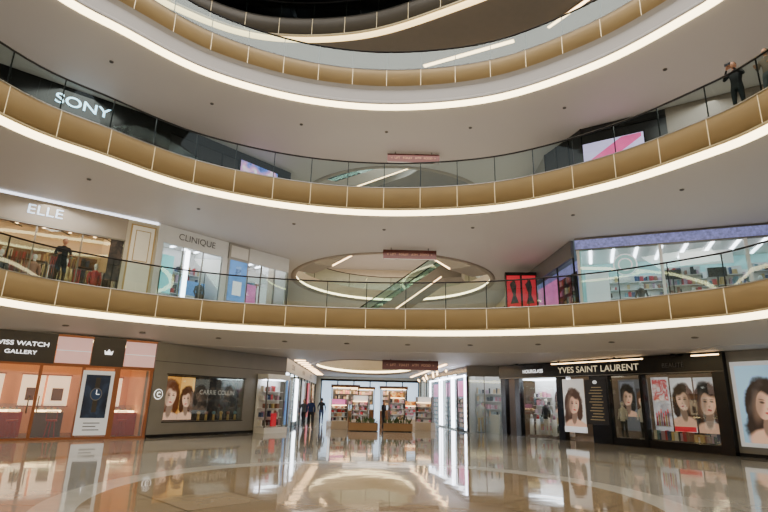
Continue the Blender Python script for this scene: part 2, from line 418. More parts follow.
def mannequin(mb, x, y, z, top, low, skin=WHITE, s=1.0):
    T = lambda pts, r, m, n=10: mb.tube([(x+a*s, y+b*s, z+c*s) for a, b, c in pts], [k*s for k in r], m, n)
    T([(-.09, 0, .04), (-.1, 0, .5), (-.09, 0, .92)], [.045, .065, .095], low); T([(.12, .03, .04), (.11, 0, .5), (.09, 0, .92)], [.045, .065, .095], low)
    T([(0, 0, .82), (0, 0, 1.0), (0, 0, 1.15), (0, 0, 1.35), (0, 0, 1.47), (0, 0, 1.52)], [.16, .165, .13, .18, .13, .06], top, 14)
    T([(0, 0, 1.5), (0, 0, 1.6)], [.05, .05], skin)
    T([(-.18, 0, 1.42), (-.25, 0, 1.15), (-.22, -.12, .92)], [.055, .045, .03], top); T([(.18, 0, 1.42), (.25, 0, 1.15), (.24, -.05, .88)], [.055, .045, .03], top)
    mb.ellipsoid((x, y, z+1.7*s), (.08*s, .1*s, .12*s), skin)
    mb.cyl(x, y, z, z+.03, .25*s, .25*s, TRIM)
def advert(mb, cx, cz, h, y, w=None, bg=(205, 206, 212), hair=(58, 38, 28), fl=1, es=.55, fh=None, fx=0, fz=0):
    w = w or h*.6
    mb.box(cx-w/2, cx+w/2, y, y+.02, cz-h/2, cz+h/2, FACE(cx+fx, cz+fz, fh or h, bg, hair, fl=fl, es=es))
def mullions(mb, x0, x1, n, z0, z1, mat, w=.05, y0=0, y1=.08):
    for i in range(n+1):
        x = x0+(x1-x0)*i/n; mb.box(x-w/2, x+w/2, y0, y1, z0, z1, mat)

# ================================================================== GROUND FLOOR
S = Seg((-17.6, 15), (-9.1, 21.4)); H = 3.72
mb = MB(); interior(mb, 0, 10.6, 3.6, H-.05, ORANGE, WARMLT, WOOD, 7)
SC = M('sign_charcoal', (62, 56, 52), .4)
mb.box(0, 7.14, -.04, .1, 2.62, H-.02, SC); mb.box(8.32, 9.45, -.04, .1, 2.62, H-.02, SC)
for a, b in ((7.14, 8.32), (9.45, 10.62)):
    mb.box(a+.03, b-.03, -.02, .08, 2.66, H-.08, PINKLT); mb.box(a, b, -.05, .1, 2.62, 2.67, COPPER); mb.box(a, b, -.05, .1, H-.1, H-.02, COPPER); mb.box(a+.03, b-.03, -.03, .0, 3.12, 3.14, POSTERW)
mb.box(0, 10.62, -.05, .12, 2.55, 2.63, COPPER)
mb.box(0, 10.62, .0, .02, .08, 2.55, SHOPG); mb.box(0, 10.62, -.03, .1, 0, .08, COPPER)
for x in (0, 1.7, 3.4, 5.1, 6.75, 8.1, 9.2, 9.3, 10.5): mb.box(x, x+.1, -.04, .1, 0, 2.6, COPPER)
for x in (6.6, 6.9): mb.tube([(x, -.08, .9), (x, -.08, 1.5)], .02, TRIM)
mb.box(8.14, 9.2, -.12, -.05, .15, 2.45, M('frame_white', (210, 212, 216), .4, es=.4)); mb.box(8.26, 9.08, -.13, -.12, .75, 2.3, PHOTO('poster_navy_photo', [(14, 18, 30), (30, 42, 66), (60, 80, 110)], 1.2, .2))
mb.ell(8.67, 1.6, .2, .23, -.135, TRIM); mb.ell(8.67, 1.6, .17, .2, -.138, M('watch_dial', (40, 60, 90), .3, es=.3)); mb.box(8.59, 8.75, -.134, -.13, .95, 1.4, SC); mb.box(8.59, 8.75, -.134, -.13, 1.8, 2.2, SC)
mb.box(8.665, 8.68, -.142, -.139, 1.6, 1.76, BRT); mb.box(8.67, 8.78, -.142, -.139, 1.59, 1.605, BRT)
for i in range(3): mb.box(8.4, 8.94-.12*(i % 2), -.135, -.13, .56-i*.12, .59-i*.12, LETG)
REDS = M('red_stand', (190, 70, 50), .4)
for x in (1.0, 3, 4.6, 6.1, 7.4, 10.0):
    mb.box(x-.5, x+.5, 1.3, 1.9, .03, .9, REDS if int(x) % 2 == 0 else WOOD); mb.box(x-.5, x+.5, 1.3, 1.9, .9, 1.2, SHOPG); mb.box(x-.42, x+.42, 1.4, 1.8, .91, .98, WARMLT)
    for k in range(4): mb.cyl(x-.3+k*.2, 1.5, .98, 1.08, .05, .03, TRIM, 10)
for x in (2, 5.5, 6.9, 7.8, 9.8): mb.box(x-.4, x+.4, 3.4, 3.58, 1.1, 2.3, M('lit_display', (255, 220, 185), .5, es=1.3)); mb.box(x-.45, x+.45, 3.36, 3.4, 1.05, 1.1, COPPER); mb.box(x-.45, x+.45, 3.36, 3.4, 2.3, 2.35, COPPER); mb.box(x-.2, x+.2, 3.37, 3.4, 1.3, 1.8, WOOD)
for x in (5.6, 6.3, 7.5, 9.9):
    for dx, dy in ((-.16, 0), (.16, 0), (0, .14)): mb.tube([(x+dx, .8+dy, .03), (x+dx*.6, .8+dy*.6, .6)], .018, REDS)
    mb.cyl(x, .82, .6, .66, .18, .18, REDS); mb.tube([(x-.17, .95, .66), (x-.17, 1.0, .95), (x+.17, 1.0, .95), (x+.17, .95, .66)], .018, REDS)
o = S.emit(mb, 'watch_shop')
text(o, 'SWISS WATCH', 1.75, 6.02, -.06, 3.28, BRT, hscale=.8, bold=.004); text(o, 'GALLERY', .95, 6.1, -.06, 2.98, BRT, hscale=.8, bold=.004)
cr = MB(); cr.prism([(-.12, 0), (-.15, .16), (-.07, .08), (0, .2), (.07, .08), (.15, .16), (.12, 0)], -.02, 0, BRT); c = cr.obj('crown_emblem', (8.88, -.05, 3.07), 0, o)

# --- grey stone wall with display window
S = Seg((-9.1, 21.4), (-5.0, 28.0)); L = S.L
mb = MB()
mb.box(0, .67, 0, .5, 0, H-.01, GREY); mb.box(4.93, L, 0, .5, 0, H-.01, GREY)
mb.box(.67, 4.93, 0, .5, 0, .6, GREY); mb.box(.67, 4.93, 0, .5, 2.45, H-.01, GREY)
mb.box(.67, 4.93, .35, .5, .6, 2.45, PGOODS); mb.box(.67, 4.93, 0.05, .07, .6, 2.45, SHOPG)
mb.box(0, L, -.006, .0, 2.95, 2.965, DARK); mb.box(.62, 4.98, -.02, .0, .56, .6, DARK); mb.box(.62, 4.98, -.02, .0, 2.45, 2.49, DARK)
advert(mb, 1.15, 1.52, 1.75, .31, .85, (205, 140, 60), (90, 44, 16), es=.9); advert(mb, 1.95, 1.52, 1.75, .31, .7, (225, 170, 90), (70, 34, 14), fl=-1, es=.9, fh=1.4, fz=-.1)
for i in range(6):
    mb.cyl(2.6+i*.42, .22, .6, .85, .06, .05, PROD[4]); mb.ellipsoid((2.6+i*.42, .22, .92), (.09, .07, .08), PROD[i % 3 + 4])
mb.ell(.32, 1.66, .2, .2, -.01, BRT); mb.ell(.32, 1.66, .18, .18, -.014, GREY)
mb.box(0, L, -.03, 0, 0, .12, DARK)
o = S.emit(mb, 'wall_left'); text(o, 'C', .16, .32, -.03, 1.66, BRT); text(o, 'CARRIE COLLIN', 2.0, 3.6, .3, 1.8, M('letter_pale', (190, 185, 175), .4, es=.4), bold=.0); text(o, 'NEW COUNTER OPENING', 1.5, 3.6, .3, 1.45, LETG, bold=0)
mb = MB()
mb.box(5.7, 7.3, -.75, -.05, 0, .25, WHITE); mb.box(5.7, 7.3, -.75, -.05, 2.5, 2.75, WHITE); mb.box(5.7, 7.3, -.1, -.05, .25, 2.5, WHITE)
for x in (5.7, 7.24): mb.box(x, x+.06, -.75, -.69, .25, 2.5, TRIM)
mb.box(5.75, 7.25, -.74, -.73, .25, 2.5, SHOPG); shelf(mb, 5.8, 7.2, -.12, .3, 2.3, 5, WHITE, .6); mb.box(5.9, 7.1, -.6, -.2, 2.46, 2.49, WHITELT); mb.box(6.35, 6.65, -.6, -.5, .3, .9, POSTERR)
S.emit(mb, 'display_vitrine')

# --- corridor left shops
S = Seg((-5.0, 28.0), (-6.0, 49.6)); mb = MB(); interior(mb, 0, 21.6, 4, H-.05, CREAM, WHITELT, None, 8)
mb.box(0, 21.6, -.02, .1, 3.0, H-.02, WHITE); mullions(mb, 0, 21.6, 10, 0, 3, DARK); mb.box(0, 21.6, .02, .04, 0, 3, SHOPG)
for i in range(6): rack(mb, .8+i*3.5, 2.6+i*3.5, 1.3); shelf(mb, .5+i*3.5, 2.8+i*3.5, 3.9, .3, 2.4, 4, WHITE)
for i in range(5): mb.box(.3+i*4.2, 1.7+i*4.2, -.06, -.02, .3, 2.8, (POSTERB, WHITELT, PMODEL, POSTERR, PGOLD)[i])
o = S.emit(mb, 'fashion_shop')
for i, t in enumerate(['COSMO', 'PARFUM', 'OPTICS']): text(o, t, 1.5, 3+i*6, -.04, 3.35, LETG)
# --- corridor right shop with light frames and pink screens
S = Seg((3.4, 46), (5.0, 31)); L = S.L; mb = MB(); interior(mb, 0, L-2.8, 4, H-.05, WHITE, WHITELT, None, 6)
mb.box(0, L, -.02, .1, 3.35, H-.02, BLACK); mullions(mb, 0, L, 6, 0, 3.35, DARK); mb.box(0, L-2.8, .02, .04, 0, 3.3, SHOPG)
for a, b in ((4.5, 8.0), (8.6, 11.6), (12, 14.8)):
    mb.box(a, a+.1, -.1, 0, .1, 3.2, WHITELT); mb.box(b-.1, b, -.1, 0, .1, 3.2, WHITELT); mb.box(a, b, -.1, 0, 3.1, 3.2, WHITELT)
    mb.box(a+.15, b-.15, .2, .25, .1, 3.08, M('shelf_back_blue', (60, 90, 120), .4, es=.4))
    shelf(mb, a+.2, b-.2, .19, .2, 1.9, 6, DARK, .95, .15, PCOS)
    mb.box(a+.5, b-.5, .12, .18, 2.0, 2.9, POSTERP)
S.emit(mb, 'cosmetics_shop')
S = Seg((5.0, 31), (6.85, 30.35)); L = S.L; mb = MB(); interior(mb, 0.05, L, 2.2, H-.05, WHITE, WHITELT, None, 3)
mb.box(0, L, -.02, .1, 3.1, H-.02, GREY); mullions(mb, 0, L, 2, 0, 3.1, TRIM); mb.box(0, L, .02, .04, 0, 3.1, SHOPG); shelf(mb, .2, L-.2, 2.1, .4, 2.6, 5, WHITE, cols=PCOS); mannequin(mb, .6, .8, 0, PROD[1], PROD[4]); mb.box(1.2, 1.7, .5, .9, 0, 1, WHITE)
S.emit(mb, 'boutique')
# --- large black storefront (right)
S = Seg((6.9, 30.3), (12.95, 19.8)); L = S.L; mb = MB()
interior(mb, 0, L, 4, H-.05, M('dark_interior', (90, 84, 80), .5), WARMLT, None, 9)
mb.box(0, L, -.25, .15, 2.95, H-.02, BLACK); mb.box(0, L, -.27, -.25, 2.97, 3.0, TRIM)
mb.box(3.9, 8.9, -.3, -.25, 3.58, 3.62, WARMLT); mb.box(11.0, L-.1, -.3, -.25, 3.58, 3.62, WARMLT)
for a, b in ((0, .35), (1.1, 1.45), (4.0, 4.4), (6.0, 7.0), (8.55, 8.7), (11.6, L)):
    mb.box(a, b, -.15, .15, 0, 3.0, BLACK)
mb.box(1.45, 4.0, .0, .02, .1, 2.95, SHOPG); mb.box(7.0, 8.55, .0, .02, .3, 2.95, SHOPG); mb.box(8.7, 11.6, .0, .02, .3, 2.95, SHOPG)
mb.box(7.0, 11.6, -.1, .6, 0, .3, BLACK)
mb.box(1.5, 3.95, 1.0, 1.05, .1, 2.9, WHITE); mb.box(1.5, 3.95, .1, 1.0, 2.88, 2.93, WHITELT); shelf(mb, 1.6, 2.7, .98, .3, 2.4, 5, WHITE, cols=PCOS); advert(mb, 3.3, 1.9, 1.3, .9); shelf(mb, 2.8, 3.9, .9, .2, 1.1, 2, WHITE, .9)
mannequin(mb, 2.75, .4, .1, PROD[3], PROD[1])
for x in (1.75, 2.2, 3.3, 3.7): mb.cyl(x, .35, .1, .9, .12, .1, WHITE); mb.ellipsoid((x, .35, 1.0), (.08, .06, .12), rnd.choice(PROD))
advert(mb, 5.05, 1.75, 2.2, -.17, 1.25, (214, 210, 206), (70, 46, 32), es=.6, fh=1.9, fz=-.15)
mb.box(4.42, 5.7, -.19, -.15, .4, .65, POSTERW)
mb.box(5.75, 6.9, -.17, -.15, .8, 2.8, POSTERD)
for i in range(12): mb.box(5.95+.08*(i % 3), 6.7-.07*(i % 2), -.18, -.17, 1.0+i*.13, 1.03+i*.13, M('menu_text', (170, 150, 110), .5, es=.4))
mb.ell(6.32, 2.68, .12, .08, -.18, POSTERW)
mb.box(7.05, 8.5, .5, .52, .6, 2.8, M('poster_grey', (120, 122, 130), .4, es=.3)); advert(mb, 7.5, 1.95, 1.5, .48, .7, (120, 122, 132), (30, 24, 22)); advert(mb, 8.2, 1.8, 1.2, .48, .55, (60, 58, 62), (90, 60, 40), fl=-1)
mannequin(mb, 7.35, .25, .3, PROD[1], PROD[3], s=.85); mannequin(mb, 8.3, .25, .3, WHITE, PROD[3], s=.85)
mb.box(8.8, 9.55, .3, .33, .6, 2.85, PMODEL); mb.box(8.85, 9.5, .28, .3, 1.9, 2.75, PRED)
for i in range(6): mb.cyl(8.95+i*.1, .24, .9, 1.25+.08*(i % 3), .035, .035, PROD[(0, 4, 7)[i % 3]], 10); mb.cyl(8.95+i*.1, .24, 1.25+.08*(i % 3), 1.4+.08*(i % 3), .025, .015, POSTERR, 10)
mb.box(8.85, 9.5, .2, .3, .87, .9, WHITE)
advert(mb, 10.08, 1.75, 2.1, .3, .9, (222, 222, 226), (50, 34, 26), fl=-1, fh=1.7, fz=.1); advert(mb, 11.08, 1.75, 2.1, .3, .95, (196, 198, 206), (26, 22, 22), fh=2.0)
mb.box(9.65, 10.5, .27, .3, .72, .9, POSTERR); shelf(mb, 8.75, 11.5, .6, .32, .8, 1, DARK, .95, .5)
mb.box(L-.4, L, -.27, -.15, 0, 3, BLACK)
for x in (1.7, 4.6, 7.7, 10.4): mb.cyl(x, -.5, 3.62, 3.7, .09, .09, DARK)
o = S.emit(mb, 'beauty_storefront')
text(o, 'HOURGLASS', 1.4, 2.6, -.28, 3.3, BRT, bold=0); text(o, 'YVES SAINT LAURENT', 4.4, 6.5, -.28, 3.28, M('letter_cream', (225, 210, 175), .4, es=.8), hscale=.9, bold=0)
text(o, 'BEAUTÉ', .9, 10.2, -.28, 3.3, LETG, bold=0)
# --- backlit poster on right wall
S = Seg((12.95, 19.8), (17.5, 12.1)); mb = MB(); L = S.L
mb.box(0, L, .0, .5, 0, H-.01, GREY); mb.box(.15, 4.3, -.12, 0, .35, 3.3, M('frame_white', (210, 212, 216), .4, es=.4))
advert(mb, 2.22, 1.82, 2.65, -.14, 3.85, (142, 184, 214), (44, 34, 30), es=.65, fx=-1.05, fh=2.3, fz=-.1)
mb.box(2.6, 3.9, -.15, -.145, .6, .95, POSTERW)
mb.box(0, L, -.03, 0, 0, .12, DARK)
S.emit(mb, 'wall_right')
# --- end wall of the corridor
mb = MB(); mb.box(-28, 28, 50, 50.4, 0, 25, CREAM); mb.obj('wall_back')
S = Seg((-6, 49.8), (4, 49.8)); mb = MB(); mb.box(.5, 9.5, -.1, 0, 0, 3.4, M('lit_glass', (190, 215, 240), .3, es=1.5)); mullions(mb, .5, 9.5, 6, 0, 3.4, DARK, .1, -.15, -.05)
mb.box(.4, 9.6, -.15, 0, 3.3, 3.5, DARK); S.emit(mb, 'door_1')

def planter(x, y, w=1.6, d=.6):
    mb = MB(); mb.box(-w/2, w/2, -d/2, d/2, .04, .42, M('planter_tan', (160, 122, 80), .5)); mb.box(-w/2+.05, w/2-.05, -d/2+.05, d/2-.05, 0, .04, DARK)
    mb.box(-w/2+.04, w/2-.04, -d/2+.04, d/2-.04, .42, .44, WOOD)
    for i in range(26):
        a = rnd.uniform(-w/2+.1, w/2-.1); b = rnd.uniform(-d/2+.1, d/2-.1); h = rnd.uniform(.15, .4); dx, dy = rnd.uniform(-.2, .2), rnd.uniform(-.2, .2)
        mb.face([(a-.02, b, .42), (a+dx*.5-.04, b+dy*.5, .42+h*.6), (a+dx, b+dy, .42+h), (a+dx*.5+.04, b+dy*.5, .42+h*.6), (a+.02, b, .42)], LEAF)
    mb.obj('planter', (x, y, 0))
for x, y in ((-.9, 30.0), (1.0, 30.3)): planter(x, y)
def stand(x, y, rot, tall=1.9):
    mb = MB(); mb.box(-.5, .5, -.35, .35, 0, .45, M('stand_base', (190, 172, 146), .4))
    shelf(mb, -.5, .5, .02, .45, tall, 4, WHITE, .85, .3, PCOS+[PROD[0], PROD[5]]); mb.box(-.5, .5, -.02, .04, tall, tall+.3, (POSTERW, PGOLD, POSTERP)[int(x*10) % 3])
    for sx in (-.5, .5): mb.box(sx-.02, sx+.02, -.3, .05, .45, tall+.3, TRIM)
    mb.box(-.45, .45, -.3, -.26, tall-.05, tall-.02, WARMLT)
    mb.obj('display_stand', (x, y, 0), rot)
for x, y, r in ((-2.5, 31.5, .5), (-1.2, 33.6, -.2), (1.0, 34.4, .3), (2.7, 32.4, -.5), (-2.7, 36, .3), (2.2, 37.5, 0)): stand(x, y, r, 1.35+.25*(int(y*2) % 3))
def kiosk(x, y, rot=0):
    mb = MB()
    mb.box(-1, 1, -.5, .5, 0, .9, WOOD); mb.box(-1.02, 1.02, -.52, .52, .9, .95, WHITE); mb.box(-.95, .95, -.45, .45, .95, 1.3, SHOPG)
    for sx in (-.97, .97):
        for sy in (-.47, .47): mb.tube([(sx, sy, .95), (sx, sy, 2.5)], .025, DARK)
    mb.box(-1.05, 1.05, -.55, .55, 2.5, 2.7, M('kiosk_header', (90, 60, 40), .5)); mb.box(-.9, .9, -.4, .4, 2.47, 2.5, WARMLT)
    shelf(mb, -.9, .9, .4, 1.3, 2.4, 3, TRIM, .8, .25, PCOS)
    mb.obj('retail_kiosk', (x, y, 0), rot)
kiosk(-2.6, 39.5, .1); kiosk(1.0, 40.6, -.1); kiosk(-1.5, 43.8)
mb = MB()
for i in range(10): mb.box(-.3, .3, -8.5+i*1.8, -8.38+i*1.8, 0, .05, WARMLT)
mb.obj('corridor_ceiling_light', (-4.95, 38.2, 3.66), .045)
mb = MB(); mb.box(-.06, .06, -8.5, 8.5, 0, .05, WARMLT); mb.obj('linear_ceiling_light', (3.15, 38.5, 3.66), .06)
mb = MB()
for i in range(14):
    x = 3.6-.12*(i % 2); y = 29.5+i*1.2
    mb.tube([(x-.25*(i % 3), y, 3.73), (x-.25*(i % 3), y, 3.35)], .008, DARK, 5); mb.ellipsoid((x-.25*(i % 3), y, 3.3), (.06, .06, .07), WARMLT, 8, 6)
mb.obj('pendant_lights')

# ================================================================== LEVEL 2
Z = 5.0; H = 9.12-Z
S = Seg((-18.85, 15.7), (-10.2, 22.4), Z); L = S.L; mb = MB()
interior(mb, 0, L-1.4, 4.5, H, CREAM, WARMLT, WOOD, 9)
mb.box(0, L-.05, -.05, .1, H-.06, H, M('header_light', (235, 240, 255), .5, es=2.5, var=0))
mb.box(0, L-1.3, -.04, .06, 3.05, H-.1, M('header_glass', (156, 144, 128), .25, es=.12)); mb.box(0, L-1.3, -.06, .1, 2.98, 3.05, TRIM)
mullions(mb, 0, L-1.3, 6, 0, 3, TRIM); mb.box(0, L-1.3, .02, .04, 0, 2.95, SHOPG)
WC = [PROD[0], PROD[3], PROD[5], PROD[4], M('goods_red', (170, 40, 36), .6), PROD[1]]
for i in range(5): rack(mb, .4+i*1.9, 1.9+i*1.9, 1.0, .2, WC)
for i in range(4): rack(mb, 1.4+i*1.9, 2.6+i*1.9, 2.4, .9, WC)
for i in range(5): mannequin(mb, 4.4+i*1.1, .6, .15, WC[i % 5], PROD[(i+3) % 8])
shelf(mb, .3, L-1.6, 4.4, .8, 3.0, 4, WOOD)
for i in range(5): mb.tube([(1+i*1.8, 1, 3.5), (2.4+i*1.8, 2.5, 3.5)], .03, DARK)
GF = M('gilt_frame', (190, 160, 105), .35, .5)
mb.box(L-1.3, L, -.02, .3, 0, H-.1, M('pale_panel', (205, 195, 172), .4)); PP = M('pale_panel2', (215, 206, 184), .4, es=.3)
mb.box(L-1.15, L-.12, -.06, -.02, .8, 3.85, GF); mb.box(L-1.09, L-.18, -.08, -.06, .86, 3.79, PP); mb.box(L-.95, L-.32, -.09, -.08, 2.2, 3.6, GF); mb.box(L-.91, L-.36, -.1, -.09, 2.24, 3.56, PP)
mb.box(L-1.85, L-1.35, -.03, .0, 1.2, 3.0, PGOODS)
o = S.emit(mb, 'clothing_shop'); text(o, 'ELLE', 1.2, 6.6, -.08, 3.6, BRB, hscale=.85, bold=0)

S = Seg((-10.2, 22.4), (-5.3, 28.1), Z); L = S.L; mb = MB()
SILV = M('silver_panel_glow', (205, 204, 200), .35, .05, es=.12)  # slight emission put into the panels to make them look better lit
interior(mb, .3, 3.6, 3, H-.1, WHITE, WHITELT, None, 5)
mb.box(0, 3.6, -.05, .12, 3.3, H, SILV); mb.box(0, .25, -.05, .12, 0, 3.3, SILV); mb.box(3.35, 3.65, -.05, .12, 0, 3.3, SILV)
mb.box(.25, 3.35, .02, .04, 0, 3.3, SHOPG); mullions(mb, .25, 3.35, 3, 0, 3.3, TRIM, .04)
mb.box(1.4, 1.6, -.06, 0, 0, 3.2, WHITELT); shelf(mb, .4, 1.3, 2.2, .9, 3.0, 4, WHITE, .8); shelf(mb, 1.8, 3.3, 2.0, .9, 3.0, 4, WHITE, .8)
mb.box(2.0, 3.1, .9, 1.4, 0, 1.3, WHITE); mb.box(2.0, 3.1, .9, 1.4, 1.3, 2.0, POSTERB); mb.box(.4, 1.3, .8, .85, 1.2, 3.0, M('teal_poster', (110, 190, 190), .4, es=.8)); mannequin(mb, 2.6, .5, .3, PROD[3], PROD[3])
mb.box(3.65, 4.85, -.1, .4, 0, H, M('column_clad', (170, 166, 160), .4)); mb.box(3.75, 4.75, -.13, -.1, 1.2, 3.25, POSTERB); mb.box(4.0, 4.5, -.14, -.13, 1.5, 2.2, POSTERW); mb.box(4.1, 4.4, -.14, -.13, 2.5, 3.0, PHOTO('p_blue', [(40, 70, 130), (120, 170, 220)], 5, .8))
mb.box(3.75, 4.75, -.12, -.1, 3.4, 4.0, WHITE)
interior(mb, 4.85, L, 3, H-.1, WHITE, WHITELT, None, 4)
mb.box(4.85, L, -.03, .1, 3.35, H, SILV); mb.box(4.85, L, .02, .04, 0, 3.35, SHOPG); mullions(mb, 4.85, L, 3, 0, 3.35, TRIM)
shelf(mb, 5, L-.2, 2.4, .9, 3.0, 5, WHITE); mb.box(5.1, 6.3, .3, .33, 2.5, 3.0, POSTERW); mb.box(5.1, 5.7, .3, .34, .9, 2.3, POSTERP); mb.box(5.8, 6.4, .3, .34, .9, 2.3, POSTERW)
o = S.emit(mb, 'cosmetics_boutique'); text(o, 'CLINIQUE', 1.9, 1.9, -.08, 3.72, LETG, hscale=1.0, bold=0)

def sidewall(p0, p1, z0, z1, name, mat=CREAM):
    S = Seg(p0, p1, z0); mb = MB(); L = S.L; h = z1-z0
    mb.box(0, L, 0, .3, 0, h, mat)
    n = max(1, int(L/4))
    for i in range(n):
        a = L*i/n+.3; b = L*(i+1)/n-.3
        mb.box(a, b, -.05, 0, .05, 2.7, M('lit_window', (225, 210, 185), .4, es=.9, var=.3)); mb.box(a-.06, b+.06, -.08, 0, 2.7, 2.8, DARK)
        mullions(mb, a, b, 3, 0, 2.75, DARK, .05, -.09, -.04)
        mb.box(a+.4, b-.4, -.07, 0, 3.0, 3.4, BLACK)
    return S.emit(mb, name)
for z0, z1 in ((5.0, 9.12), (10.1, 14.08), (15.8, 19.0)):
    sidewall((-6.2, 28.6), (-8.5, 49.9), z0, z1, 'wall_left'); sidewall((9.5, 49.9), (8.5, 31.6), z0, z1, 'wall_right')

S = Seg((8.95, 23.2), (20.6, 18.55), Z); L = S.L; mb = MB()
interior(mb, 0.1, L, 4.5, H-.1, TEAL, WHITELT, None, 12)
mb.box(-.05, L, -.06, .12, 3.6, H-.08, LEDBLUE); mb.box(-.05, L, -.08, .14, 3.55, 3.6, TRIM); mb.box(-.05, L, -.08, .14, H-.08, H, TRIM)
mb.box(0, L, .02, .04, 0, 3.55, SHOPG)
for x in (0, 3.4, 6.6, 9.8): mb.box(x, x+.12, -.04, .12, 0, H-.05, WHITE)
mb.ell(2.0, 2.75, .5, .5, -.0, POSTERW); mb.ell(2.0, 2.75, .45, .45, -.005, TEAL); mb.ell(2.0, 2.75, .3, .3, -.01, POSTERW); mb.ell(2.0, 2.75, .25, .25, -.014, TEAL)
for k in range(5): shelf(mb, 3.8+k*1.7, 5.2+k*1.7, 1.8+.4*(k % 2), .6, 2.9, 5, WHITE, .7)
shelf(mb, .4, L-.5, 4.4, .8, 3.2, 6, WHITE, .6); mb.box(4.2, 6.2, .3, .33, 2.6, 3.2, POSTERW); mb.box(7.5, 9.2, .3, .33, 1.9, 2.9, POSTERB); mb.box(.3, 1.3, .5, .53, .2, 2.6, POSTERW)
for x in (3.9, 5.6, 8.7): mb.tube([(x, .6, 0), (x, .6, 2.1)], .03, DARK); mb.box(x-.35, x+.35, .55, .65, 2.1, 2.5, DARK)
for x in (.9, 2.6, 7.2): mannequin(mb, x, .9, .3, PROD[3], PROD[2])
S.emit(mb, 'sports_shop')
S = Seg((8.5, 31.6), (8.85, 23.5), Z); L = S.L; mb = MB()
mb.box(0, L, -.05, .1, 3.3, H, M('mid_grey_panel', (110, 108, 110), .4)); mb.box(0, L, .02, .04, 0, 3.3, SHOPG); mullions(mb, 0, L, 4, 0, 3.3, DARK)
mb.box(.3, L-.3, .4, .45, 0, 3.3, LEDBLUE); shelf(mb, .5, L-.5, .38, .3, 2.8, 5, DARK, .8, .25); mb.box(3, 6, .08, .1, 1.2, 2.8, POSTERP)
S.emit(mb, 'electronics_shop')
mb = MB(); mb.box(-.85, .85, -.2, .2, 0, 3.7, DARK)
for sx in (-.42, .42):
    mb.box(sx-.36, sx+.36, -.24, -.2, 1.4, 3.5, POSTERR); mb.face([(sx-.2, -.245, 1.9), (sx-.05, -.245, 2.4), (sx-.22, -.245, 3.0), (sx+.05, -.245, 3.3), (sx+.15, -.245, 2.9), (sx+.1, -.245, 2.4), (sx+.25, -.245, 1.95)], PGOODS); mb.box(sx-.25, sx+.25, -.246, -.24, 1.5, 1.75, POSTERW)
mb.obj('poster_lightbox', (7.65, 28.3, Z), -.1)

# ================================================================== LEVEL 3
Z = 10.1; H = 14.08-Z
S = Seg((-18.7, 15.07), (-10.3, 22.2), Z); L = S.L; mb = MB()
interior(mb, 0, L, 4, H-.1, M('dim_interior', (50, 48, 48), .5), WHITELT, None, 2)
mb.box(-.1, L+.05, -.1, .12, 2.3, H, BLACK); mb.box(0, L, .02, .04, 0, 2.3, GLASS('smoked_glass', (.45, .5, .55), .12)); mullions(mb, 0, L, 7, 0, 2.3, BLACK, .1, -.06, .08)
shelf(mb, .4, L-.4, 3.8, .4, 2.2, 4, DARK)
for i in range(4): mb.box(1+i*2.4, 2.6+i*2.4, 1.6, 1.65, 1.2, 2.1, POSTERB if i % 2 else POSTERD); mb.box(1.2+i*2.4, 2.4+i*2.4, 1.4, 1.9, 0, 1.0, DARK)
o = S.emit(mb, 'electronics_shop'); text(o, 'SONY', 2.1, 7.4, -.13, 3.35, M('letter_cyan', (200, 235, 250), .4, es=3, ecol=(165, 222, 255)), hscale=.8, bold=.01)
S = Seg((-10.3, 22.2), (-5.5, 27.5), Z); L = S.L; mb = MB()
mb.box(0, L, 0, .3, 0, H, CHAR); mullions(mb, 0, L, 5, 0, H, BLACK, .08, -.04, 0); mb.box(0, L, -.06, 0, 3.5, H, BLACK)
mb.box(3.8, 6.3, -.12, 0, 2.3, 3.6, BLACK); mb.box(3.88, 6.22, -.14, -.12, 2.36, 3.54, PHOTO('screen_photo', [(40, 40, 90), (90, 120, 210), (220, 150, 200), (235, 235, 245)], 1.2, 1.1))
mb.box(.6, 2.9, -.04, 0, .2, 2.4, M('dim_window', (60, 80, 95), .2, es=.3)); S.emit(mb, 'wall_left')
S = Seg((8.2, 24.5), (9.05, 21.8), Z); mb = MB(); L = S.L; mb.box(0, L, 0, .3, 0, H, CHAR); mullions(mb, 0, L, 3, 0, H, BLACK, .06, -.03, 0); mb.box(.3, L-.3, -.03, 0, .3, 2.4, M('dim_window', (60, 80, 95), .2)); S.emit(mb, 'wall_right')
S = Seg((8.5, 31.6), (8.2, 24.5), Z); mb = MB(); L = S.L; mb.box(0, L, 0, .3, 0, H, GREY); mb.box(.5, L-.5, -.05, 0, .1, 2.6, M('lit_window', (225, 210, 185), .4, es=.9)); mullions(mb, .5, L-.5, 4, 0, 2.7, DARK, .05, -.08, -.03); S.emit(mb, 'wall_right')
S = Seg((9.05, 21.8), (12, 19.9), Z); mb = MB(); L = S.L
mb.box(0, L, 0, .3, 0, H, CHAR); mb.box(.0, 2.65, -.1, 0, 2.05, 3.15, BLACK); mb.box(.06, 2.58, -.12, -.1, 2.1, 3.1, M('screen_lilac', (196, 180, 225), .4, es=1.3))
mb.face([(.1, -.125, 2.12), (1.2, -.125, 2.12), (2.5, -.125, 2.9), (2.5, -.125, 3.08), (1.7, -.125, 3.08)], M('screen_pink', (215, 80, 140), .4, es=1.3, var=.3, scale=1.5)); mb.box(0, L, -.06, 0, 3.6, 3.7, DARK)
mb.box(.2, L-.2, -.04, 0, .2, 1.8, M('dim_window', (60, 80, 95), .2, es=.3))
S.emit(mb, 'video_screen_wall')
S = Seg((12, 19.9), (20, 14.7), Z); mb = MB(); L = S.L
